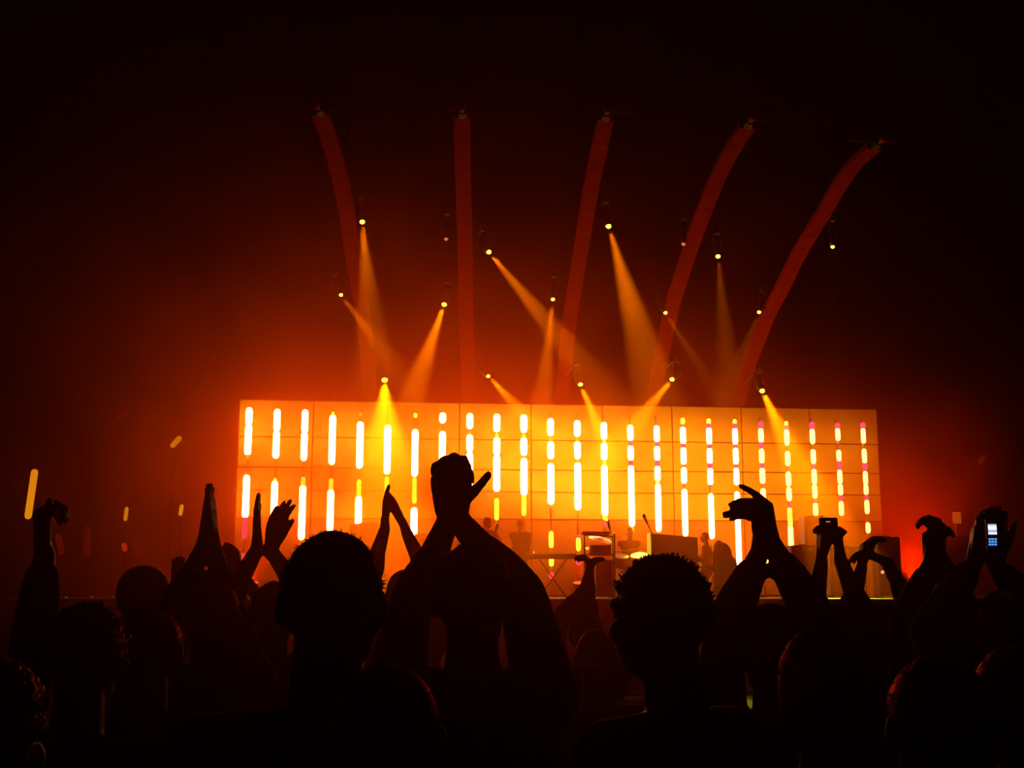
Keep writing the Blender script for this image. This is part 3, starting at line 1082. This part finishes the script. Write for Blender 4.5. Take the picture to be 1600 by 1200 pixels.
person('small far person behind the peaked cap raising one hand', (262, 928), 8.0, hair='bob', cloth='grey', skin='skin_b', near=False,
       arms={'R': dict(w=(274, 912), dy=.2, d=(.1, 0, 1), pn=(0, -1, 0), curl=(.2, .2, .2), thumb=.5)})
person('person behind the big round head, both hands waving before the bars', (632, 893), 5.6, hair='short', cloth='black', skin='skin_c', sleeve=.75, near=False,
       arms={'L': dict(w=(602, 822), dy=.2, d=(-.02, 0, 1), pn=(1, 0, 0), curl=(.1, .15, .1), pole=(-.8, .1, -.6), thumb=.3, spread=.05),
             'R': dict(w=(630, 814), dy=.2, d=(-.35, 0, 1), pn=(-1, 0, 0), curl=(.1, .2, .2), pole=(.9, .1, -.6), thumb=.3, spread=.05)})
person('small person right of the joined hands lifting one clenched hand', (917, 957), 5.4, hair='short', haircol='hair_brown', cloth='red', skin='skin_b', sleeve=.85, near=False,
       arms={'R': dict(w=(922, 912), dy=.2, d=(.06, 0, 1), pn=(-1, 0, 0), curl=(.9, .8, .6), pole=(-.4, .2, -1), thumb=.4),
             'L': dict(w=(914, 916), dy=.2, d=(.15, 0, 1), pn=(1, 0, 0), curl=(.7, .6, .6), pole=(-.9, .2, -.6), thumb=.4)})
person('small round head tucked between the joined hands and spiky hair', (930, 984), 4.2, hair='buzz', haircol='hair_brown', cloth='navy', skin='skin_a', near=False)
person('dark long haired head behind the arms bent in a ring', (1425, 952), 5.6, hair='long', cloth='black', skin='skin_a', near=False)
person('low dark head below the person holding the small camera', (1280, 990), 2.35, hair='bob', cloth='black', skin='skin_b')
# ------------------------------------------------------------------ the phone and camera held up
def dbox(c, hx, hy, hz):
    return (Vector(c) - Vector((hx, hy, hz)), Vector(c) + Vector((hx, hy, hz)))


def make_phone():
    Yp = 3.44
    a = W(1543, 812, Yp)
    b = W(1560, 860, Yp)
    c = (a + b) / 2
    hx, hz = (b.x - a.x) / 2 + .004, (a.z - b.z) / 2 + .004
    t = thing('mobile_phone', Vector((c.x, c.y, b.z)), 'black mobile phone with lit white screen and blue keypad held up', 'phone')
    MB().box(*dbox(c + Vector((0, .008, 0)), hx, .007, hz), ch=.003).build('casing', M['plastic'], t)
    y = c.y - .001
    scr = thing('screen', (0, 0, 0), None, None)
    s0, s1 = W(1543.5, 819, Yp), W(1557.5, 835, Yp)
    MB().box((s0.x, y - .001, s1.z), (s1.x, y + .002, s0.z)).build('screen', phone_mat, t)
    bpy.data.objects.remove(scr)
    for r in range(3):
        for k in range(3):
            q = W(1546.5 + k * 4.6, 842.5 + r * 4.2, Yp)
            MB().box((q.x - .0030, y - .001, q.z - .0025), (q.x + .0030, y + .002, q.z + .0025)).build('key', M['phone_key'], t)


def screen_material():
    m = bpy.data.materials.new('phone_screen')
    m.use_nodes = True
    nt = m.node_tree
    nt.nodes.remove(nt.nodes['Principled BSDF'])
    e = nt.nodes.new('ShaderNodeEmission')
    tc = nt.nodes.new('ShaderNodeTexCoord')
    sp = nt.nodes.new('ShaderNodeSeparateXYZ')
    rp = nt.nodes.new('ShaderNodeValToRGB')
    nt.links.new(tc.outputs['Generated'], sp.inputs[0])
    nt.links.new(sp.outputs['Z'], rp.inputs[0])
    el = rp.color_ramp.elements
    el[0].position, el[0].color = 0.0, (.8, .8, 1, 1)
    el[1].position, el[1].color = 1.0, (.45, .5, .65, 1)
    for p, c in ((.16, (.9, .9, 1, 1)), (.24, (.25, .25, .45, 1)), (.42, (.5, .5, .7, 1)), (.6, (1, 1, 1, 1)), (.82, (.75, .8, 1, 1)), (.9, (.3, .3, .4, 1))):
        x = el.new(p)
        x.color = c
    nt.links.new(rp.outputs[0], e.inputs['Color'])
    e.inputs['Strength'].default_value = 1.3
    nt.links.new(e.outputs[0], nt.nodes['Material Output'].inputs['Surface'])
    m.cycles.emission_sampling = 'NONE'
    return m


phone_mat = screen_material()
M['phone_key'] = glow('phone_key', (.08, .35, 1.0), 1.0, sample=False)
make_phone()

cc = W(1294, 818, 4.46)
t = thing('compact_camera', cc + Vector((0, 0, -.03)), 'small dark compact camera gripped between two raised hands', 'camera')
MB().box(*dbox(cc, .034, .012, .022), ch=.004).build('body', M['plastic'], t)
MB().cyl(cc + Vector((.006, .010, 0)), .019, cc + Vector((.006, .030, 0)), .017, n=18).build('lens_barrel', M['steel'], t)
MB().box(*dbox(cc + Vector((-.003, -.0125, .006)), .008, .001, .0012)).build('display', glow('camera_display', (.9, .45, .2), 1.0, sample=False), t)
MB().cyl(cc + Vector((-.022, 0, .024)), .006, cc + Vector((-.022, 0, .028)), .006, n=10).build('shutter_button', M['steel'], t)


# ------------------------------------------------------------------ gear on the stage
def cabinet(name, px0, px1, pytop, Y, label, cat, m='amp', depth=.5, grille=True, knobs=0, base=None, group=None):
    a, b = W(px0, pytop, Y), W(px1, pytop, Y)
    z0 = DECK if base is None else base
    t = thing(name, Vector(((a.x + b.x) / 2, Y + depth / 2, z0)), label, cat, group)
    MB().box((a.x, Y, z0 + .04), (b.x, Y + depth, a.z), ch=.015).build('body', M[m], t)
    for q in ((a.x + .05, Y + .06), (b.x - .05, Y + .06), (a.x + .05, Y + depth - .06), (b.x - .05, Y + depth - .06)):
        MB().cyl(Vector((q[0], q[1], z0)), .025, Vector((q[0], q[1], z0 + .045)), .025, n=8).build('foot', M['plastic'], t)
    if grille:
        g = MB().box((a.x + .04, Y - .012, z0 + .09), (b.x - .04, Y + .01, a.z - .16), ch=.006).build('grille', M['fascia'], t)
        MB().box((a.x + .04, Y - .008, a.z - .13), (b.x - .04, Y + .01, a.z - .03), ch=.004).build('control_strip', M['metal'], t)
    for k in range(knobs):
        x = a.x + .1 + (b.x - a.x - .2) * k / max(1, knobs - 1)
        MB().cyl(Vector((x, Y - .03, a.z - .08)), .014, Vector((x, Y, a.z - .08)), .016, n=10).build('knob', M['steel'], t)
    MB().cap(Vector(((a.x + b.x) / 2 - .09, Y + depth / 2, a.z + .02)), .012, Vector(((a.x + b.x) / 2 + .09, Y + depth / 2, a.z + .02)), .012, n=6).build('handle', M['plastic'], t)
    return t


cabinet('speaker_cabinet', 1236, 1284, 852, 24.5, 'low speaker cabinet behind the raised camera', 'speaker cabinet', knobs=4)
cabinet('speaker_cabinet', 1256, 1290, 807, 26.0, 'taller pale speaker cabinet standing before the right bars', 'speaker cabinet', 'case')
t = cabinet('amplifier', 1371, 1406, 839, 23.5, 'black amplifier stack at the right end of the stage', 'amplifier', knobs=4, depth=.45)
MB().ell(W(1379, 894, 23.47), (.03, .02, .035)).build('pilot_lamp', M['pilot'], t, True)
cabinet('amplifier', 560, 592, 817, 25.6, 'square amplifier behind the waving hands on the left', 'amplifier', 'case', knobs=3)
cabinet('amplifier', 648, 668, 834, 25.4, 'narrow amplifier left of the tallest joined hands', 'amplifier', 'case', knobs=3)
t = cabinet('amplifier', 1296, 1352, 854, 24.8, 'dark low amplifier left of the black amplifier stack', 'amplifier', knobs=3)
MB().ell(W(1347, 889, 24.77), (.035, .02, .05)).build('pilot_lamp', M['pilot'], t, True)
cabinet('flight_case', 1476, 1514, 838, 24.0, 'dim red edged flight case off the right end of the backdrop', 'case', 'drum', grille=False, base=DECK)
cabinet('flight_case', 546, 558, 820, 25.0, 'narrow upright case behind the big round head', 'case', 'amp', grille=False)

# upright organ with sloping lid
a, b = W(1017, 833, 22.9), W(1090, 840, 22.9)
t = thing('upright_organ', Vector(((a.x + b.x) / 2, 23.2, DECK)), 'dark upright organ with sloping top beside the boom microphone', 'organ')
mb = MB()
vs = [(a.x, 22.9, DECK), (b.x, 22.9, DECK), (b.x, 23.6, DECK), (a.x, 23.6, DECK), (a.x, 22.9, a.z), (b.x, 22.9, b.z), (b.x, 23.6, b.z + .03), (a.x, 23.6, a.z + .03)]
mb._add(vs, [(0, 3, 2, 1), (4, 5, 6, 7), (0, 1, 5, 4), (1, 2, 6, 5), (2, 3, 7, 6), (3, 0, 4, 7)])
mb.build('body', M['case'], t)
MB().box((a.x + .05, 22.885, DECK + .12), (b.x - .05, 22.9, DECK + .62)).build('panel', M['amp'], t)
MB().box((b.x - .42, 22.62, DECK + .68), (b.x + .02, 22.92, DECK + .74), ch=.01).build('key_bed', M['amp'], t)
for k in range(14):
    x = b.x - .40 + k * .029
    MB().box((x, 22.63, DECK + .74), (x + .026, 22.78, DECK + .752)).build('key', M['drum_head'], t)


# keyboard on a trestle, left of the drums
def keyboard(px0, px1, py, Y, label):
    a, b = W(px0, py, Y), W(px1, py, Y)
    t = thing('stage_keyboard', Vector(((a.x + b.x) / 2, Y + .15, DECK)), label, 'keyboard', 'keyboards on trestles')
    MB().box((a.x, Y, a.z - .09), (b.x, Y + .32, a.z), ch=.01).build('body', M['plastic'], t)
    n = int((b.x - a.x - .06) / .034)
    for k in range(n):
        x = a.x + .03 + k * .034
        MB().box((x, Y + .02, a.z), (x + .03, Y + .15, a.z + .012)).build('key', M['drum_head'], t)
    for q in (-1, 1):
        c = (a.x + b.x) / 2
        MB().cap(Vector((c + q * .26, Y + .05, DECK + .015)), .015, Vector((c - q * .26, Y + .05, a.z - .1)), .015, n=8).cap(Vector((c - q * .26, Y + .05, a.z - .1)), .015, Vector((c - q * .26, Y + .28, a.z - .1)), .015, n=8).cap(Vector((c + q * .26, Y - .08, DECK + .015)), .015, Vector((c + q * .26, Y + .38, DECK + .015)), .015, n=8).build('trestle_leg', M['metal'], t)
    MB().ell(W(px0 + 8, py - 3, Y) + Vector((0, -.0, .0)), (.022, .022, .022)).build('pilot_lamp', M['pilot'], t, True)


keyboard(826, 902, 866, 23.4, 'long keyboard on a trestle right of the standing player')
keyboard(778, 800, 864, 22.9, 'short keyboard on a trestle left of the standing player')

# drum kit
Yd = 24.2
t = thing('drum_kit', W(985, 900, Yd) * 1.0, 'drum kit with brass cymbals in the middle of the stage', 'drum kit')
t.location.z = DECK
cx = t.location.x


def drum(x, y, z, r, h, axis, name):
    ax = Vector(axis).normalized()
    c = Vector((x, y, z))
    o = MB().cyl(c - ax * h / 2, r, c + ax * h / 2, r, n=24).build(name, M['drum'], t)
    MB().cyl(c + ax * h / 2, r * .96, c + ax * (h / 2 + .006), r * .96, n=24).build('skin', M['drum_head'], o)
    MB().ring(c + ax * (h / 2), r * 1.01, .012, ax, n=24, m=6).build('hoop', M['steel'], o)
    return o


drum(cx, Yd - .35, DECK + .28, .28, .42, (0, -1, 0), 'bass_drum')
drum(cx - .22, Yd - .25, DECK + .72, .15, .22, (.1, -.35, .9), 'tom')
drum(cx + .16, Yd - .25, DECK + .72, .16, .24, (-.1, -.35, .9), 'tom')
drum(cx + .52, Yd - .05, DECK + .45, .21, .42, (0, 0, 1), 'floor_tom')
drum(cx - .5, Yd + .05, DECK + .56, .18, .15, (0, -.1, 1), 'snare_drum')
for x, y, z, r, tl in ((-.62, -.2, 1.16, .24, .25), (.60, -.2, 1.08, .25, -.3), (-.72, .25, .98, .18, .1)):
    c = Vector((cx + x, Yd + y, DECK + z))
    ax = Vector((tl, -.35, 1)).normalized()
    o = MB().cyl(c, r, c + ax * .012, r * .5, n=24).cyl(c + ax * .012, r * .5, c + ax * .03, .03, n=24).build('cymbal', M['brass'], t)
    MB().cap(c, .012, Vector((c.x, c.y, DECK + .3)), .014, n=8).cap(Vector((c.x, c.y, DECK + .3)), .012, Vector((c.x - .22, c.y - .1, DECK + .012)), .012, n=6).cap(Vector((c.x, c.y, DECK + .3)), .012, Vector((c.x + .22, c.y - .1, DECK + .012)), .012, n=6).cap(Vector((c.x, c.y, DECK + .3)), .012, Vector((c.x, c.y + .24, DECK + .012)), .012, n=6).build('cymbal_stand', M['steel'], t)
# percussion rack left of the kit
a, b = W(913, 834, 22.9), W(960, 838, 22.9)
t = thing('percussion_rack', Vector(((a.x + b.x) / 2, 23.0, DECK)), 'percussion rack with flat pads and a lit display left of the drums', 'drum rack')
for x in (a.x, b.x):
    MB().cap(Vector((x, 22.9, DECK + .02)), .02, Vector((x, 22.9, a.z)), .02, n=8).build('post', M['steel'], t)
MB().cap(Vector((a.x, 22.9, a.z - .02)), .018, Vector((b.x, 22.9, a.z - .05)), .018, n=8).build('cross_rail', M['steel'], t)
MB().cap(Vector((a.x, 22.9, a.z - .4)), .018, Vector((b.x, 22.9, a.z - .4)), .018, n=8).build('cross_rail', M['steel'], t)
MB().box((a.x - .05, 22.65, a.z - .02), (b.x - .1, 23.05, a.z + .03), ch=.01).build('pad', M['plastic'], t)
MB().box((a.x + .1, 22.7, a.z - .38), (b.x - .08, 23.1, a.z - .22), ch=.01).build('sampler', M['plastic'], t)
MB().box((a.x + .2, 22.72, DECK + .04), (b.x - .05, 23.1, a.z - .5), ch=.02).build('cabinet', M['drum'], t)


# microphones
def mic(px, py, Y, foot_px, label, boom=True):
    tip = W(px, py, Y)
    x = W(foot_px, py, Y).x
    t = thing('microphone_stand', Vector((x, Y, DECK)), label, 'microphone', 'microphones on stands')
    j = Vector((x, Y, tip.z - .35 if boom else tip.z - .08))
    MB().cyl(Vector((x, Y, DECK)), .13, Vector((x, Y, DECK + .025)), .12, n=20).build('base', M['metal'], t)
    MB().cap(Vector((x, Y, DECK + .02)), .012, j, .012, n=8).build('pole', M['metal'], t)
    d = (tip - j).normalized()
    MB().cap(j, .010, tip - d * .14, .010, n=8).build('boom', M['metal'], t)
    h = MB().cyl(tip - d * .16, .018, tip - d * .03, .026, n=12).build('microphone', M['plastic'], t)
    MB().ell(tip, (.036, .036, .04)).build('grille', M['steel'], h, True)


mic(1006, 806, 22.4, 1019, 'boom microphone leaning left over the upright organ')
mic(777, 820, 22.8, 768, 'microphone on a stand before the singer behind the joined hands')
mic(950, 815, 23.2, 957, 'thin boom microphone beside the percussion rack')

# lamps and tubes left and right of the backdrop


def side_tube(px0, py0, px1, py1, Y, r, mt, label, group='slim light tubes left of the backdrop'):
    a, b = W(px0, py0, Y), W(px1, py1, Y)
    lo = a if a.z < b.z else b
    base = DECK if lo.x > -9.2 else 0.0
    t = thing('side_light_tube', Vector((lo.x, Y + .06, base)), label, 'light tube', group)
    MB().cap(a, r, b, r, n=10, k=2).build('tube', M[mt], t)
    m_ = (a + b) / 2
    MB().cap(Vector((lo.x, Y + .07, base + .03)), .009, Vector((lo.x, Y + .07, lo.z)), .009, n=8).cap(Vector((lo.x, Y + .07, lo.z)), .009, m_ + Vector((0, .05, 0)), .009, n=6).build('pole', M['black_wall'], t)
    MB().cyl(Vector((lo.x, Y + .07, base)), .16, Vector((lo.x, Y + .07, base + .03)), .15, n=18).build('base', M['metal'], t)


M['side_amber'] = glow('side_tube_amber', (1.25, .40, .008), sample=False)
M['side_red'] = glow('side_tube_red', (.6, .03, .006), sample=False)
M['side_dim'] = glow('side_tube_dim', (.075, .003, .0006), sample=False)
side_tube(54, 738, 44, 806, 24.0, .07, 'side_amber', 'tall leaning amber light tube at the far left edge')
side_tube(280, 685, 270, 696, 24.5, .055, 'side_amber', 'short slanting amber tube high left of the backdrop')
side_tube(196, 646, 182, 656, 25.0, .045, 'side_dim', 'dim slanting red tube, highest on the left side')
side_tube(198, 795, 196, 811, 24.0, .04, 'side_amber', 'small amber tube low on the left, above a red spot')
side_tube(284, 791, 282, 803, 24.0, .04, 'side_amber', 'small amber tube low on the left, nearest the backdrop')
side_tube(194, 852, 195, 858, 23.4, .05, 'side_red', 'small red spot below the low amber tube on the left')
side_tube(137, 827, 136, 864, 23.6, .07, 'side_dim', 'dim upright red tube right of the raised fist')
side_tube(91, 838, 96, 862, 23.2, .06, 'side_dim', 'dim leaning red tube touching the raised sleeve')
side_tube(214, 842, 215, 866, 24.4, .08, 'side_dim', 'faint wide red tube right of the small red spot')
side_tube(1537, 714, 1531, 722, 26.0, .05, 'side_dim', 'dim red lamp on a pole at the far right, above the phone', None)

a, b = W(1488, 800, 26.0), W(1502, 818, 26.0)
t = thing('lit_panel', Vector(((a.x + b.x) / 2, 26.0, DECK)), 'small square amber panel on a pole right of the backdrop', 'lamp')
MB().box((a.x, 25.98, b.z), (b.x, 26.02, a.z), ch=.005).build('panel', glow('dull_amber_panel', (.42, .07, .004), sample=False), t)
MB().cap(Vector(((a.x + b.x) / 2, 26.05, DECK + .02)), .02, Vector(((a.x + b.x) / 2, 26.05, a.z - .05)), .02, n=8).build('pole', M['metal'], t)
MB().cyl(Vector(((a.x + b.x) / 2, 26.05, DECK)), .2, Vector(((a.x + b.x) / 2, 26.05, DECK + .03)), .18, n=18).build('base', M['metal'], t)

# ------------------------------------------------------------------ the players
G = 'players on the stage'
person('standing player in the middle left of the stage, turned towards the keyboard', (813, 812), 24.0, hair='short', cloth='brown', skin='skin_b', feet=DECK, hgt=None, near=False, group=G, yaw=.45, sleeve=.9, slim=1.2,
       arms={'L': dict(w=(828, 862), dy=-.2, d=(1, 0, -.1), pn=(0, 0, -1), up=False, pole=(0, 0, -1)), 'R': dict(w=(826, 864), dy=-.4, d=(1, 0, -.1), pn=(0, 0, -1), up=False, pole=(0, 0, -1))})
person('singer half hidden behind the joined hands, leaning to a microphone', (762, 809), 23.6, hair='bob', cloth='red', skin='skin_a', feet=DECK, near=False, group=G, yaw=.9, sleeve=.9,
       arms={'R': dict(w=(774, 830), dy=-.2, d=(.3, 0, 1), pn=(1, 0, 0), up=False, pole=(.2, 0, -1), curl=(.9, .8, .6))})
person('drummer sitting behind the drum kit', (983, 824), 24.9, hair='short', cloth='black', skin='skin_b', feet=DECK, near=False, group=G, yaw=PI, seat=.48, hgt=1.72, sleeve=.4,
       arms={'L': dict(w=(972, 862), dy=-.3, d=(0, -1, .2), pn=(0, 0, -1), up=False, pole=(1, 0, -1)), 'R': dict(w=(1000, 858), dy=-.3, d=(0, -1, .2), pn=(0, 0, -1), up=False, pole=(-1, 0, -1))})
person('organ player bent over at the right end of the upright organ', (1101, 832), 24.2, hair='short', cloth='brown', skin='skin_b', feet=DECK, near=False, group=G, yaw=-1.2, sleeve=.9, hgt=1.60,
       arms={'L': dict(w=(1086, 872), dy=-.3, d=(-1, 0, -.1), pn=(0, 0, -1), up=False, pole=(0, 0, -1)), 'R': dict(w=(1086, 870), dy=-.1, d=(-1, 0, -.1), pn=(0, 0, -1), up=False, pole=(0, 0, -1))})
person('player in a wide brown coat stooping right of the organ', (1122, 845), 23.0, hair='long', haircol='hair_brown', cloth='brown', skin='skin_b', feet=DECK, near=False, group=G, yaw=-1.0, sleeve=.95, slim=1.35, hgt=1.55,
       arms={'L': dict(w=(1100, 885), dy=-.1, d=(-1, 0, -.1), pn=(0, 0, -1), up=False, pole=(0, 0, -1)), 'R': dict(w=(1102, 886), dy=.1, d=(-1, 0, -.1), pn=(0, 0, -1), up=False, pole=(0, 0, -1))})
coat_p = W(1124, 852, 23.0)
coat = [o for o in bpy.data.objects if o.get('label', '').startswith('player in a wide')][0]
cm = MB()
for k in range(4):
    z = coat_p.z - .18 - k * .22
    cm.ell(Vector((coat_p.x + .05 + .05 * k, 23.0, z)), (.19 + .05 * k, .17 + .03 * k, .24))
fused(cm, 'coat', M['cloth_brown'], coat, .02, 4, .5)
# drummer's stool
q = W(983, 860, 24.9)
t = thing('drum_stool', Vector((q.x, 24.9, DECK)), 'round stool under the drummer', 'stool')
MB().cyl(Vector((q.x, 24.9, DECK + .42)), .17, Vector((q.x, 24.9, DECK + .48)), .16, n=20).build('seat', M['plastic'], t)
for k in range(3):
    an = k * 2.1
    MB().cap(Vector((q.x, 24.9, DECK + .40)), .016, Vector((q.x + .2 * math.cos(an), 24.9 + .2 * math.sin(an), DECK + .015)), .014, n=6).build('leg', M['steel'], t)
# ------------------------------------------------------------------ haze hanging over and before the stage
def make_haze():
    hb = MB().box((X0 - .6, YB - .6, -.6), (X1 + .6, YF + .6, ZC + .6))
    m = bpy.data.materials.new('stage_haze')
    m.use_nodes = True
    nt = m.node_tree
    N, Lk = nt.nodes.new, nt.links.new
    nt.nodes.remove(nt.nodes['Principled BSDF'])
    sc = N('ShaderNodeVolumeScatter')
    sc.inputs['Color'].default_value = (*HAZE_TINT, 1)
    sc.inputs['Anisotropy'].default_value = HAZE_G
    tc = N('ShaderNodeTexCoord')
    nz = N('ShaderNodeTexNoise')
    nz.inputs['Scale'].default_value = .42
    nz.inputs['Detail'].default_value = 2.0
    nz.inputs['Roughness'].default_value = .55
    Lk(tc.outputs['Object'], nz.inputs['Vector'])

    def math_(op, a, b=None, c=None):
        n = N('ShaderNodeMath')
        n.operation = op
        for i, v in enumerate((a, b, c)):
            if v is None:
                continue
            if isinstance(v, (int, float)):
                n.inputs[i].default_value = v
            else:
                Lk(v, n.inputs[i])
        return n.outputs[0]

    def cloud(cen, rad, amount, power=2.0):
        """soft puff: amount * exp(-(d/rad)^2)"""
        s = N('ShaderNodeVectorMath')
        s.operation = 'SUBTRACT'
        s.inputs[1].default_value = cen
        Lk(tc.outputs['Object'], s.inputs[0])
        d = N('ShaderNodeVectorMath')
        d.operation = 'DIVIDE'
        d.inputs[1].default_value = rad
        Lk(s.outputs[0], d.inputs[0])
        dt = N('ShaderNodeVectorMath')
        dt.operation = 'DOT_PRODUCT'
        Lk(d.outputs[0], dt.inputs[0])
        Lk(d.outputs[0], dt.inputs[1])
        e = math_('EXPONENT', math_('MULTIPLY', dt.outputs['Value'], -1.0))
        return math_('MULTIPLY', e, amount)

    total = None
    for cen, rad, amount in HAZE_PUFFS:
        c = cloud(cen, rad, amount)
        total = c if total is None else math_('ADD', total, c)
    # patchy: noise between 0.3 and 1.7
    mr = N('ShaderNodeMapRange')
    mr.inputs['From Min'].default_value = .34
    mr.inputs['From Max'].default_value = .66
    mr.inputs['To Min'].default_value = .25
    mr.inputs['To Max'].default_value = 1.75
    Lk(nz.outputs['Fac'], mr.inputs['Value'])
    den = math_('ADD', math_('MULTIPLY', total, mr.outputs['Result']), HAZE_D)
    Lk(den, sc.inputs['Density'])
    ab = N('ShaderNodeVolumeAbsorption')
    ab.inputs['Color'].default_value = (*HAZE_TINT, 1)
    Lk(den, ab.inputs['Density'])
    ad = N('ShaderNodeAddShader')
    Lk(sc.outputs[0], ad.inputs[0])
    Lk(ab.outputs[0], ad.inputs[1])
    Lk(ad.outputs[0], nt.nodes['Material Output'].inputs['Volume'])
    m.cycles.volume_step_rate = HAZE_STEP
    o = hb.build('haze', m)
    tag(o, 'thin stage haze in the whole hall, tinted red to redden its glow', 'haze', kind='stuff')


make_haze()
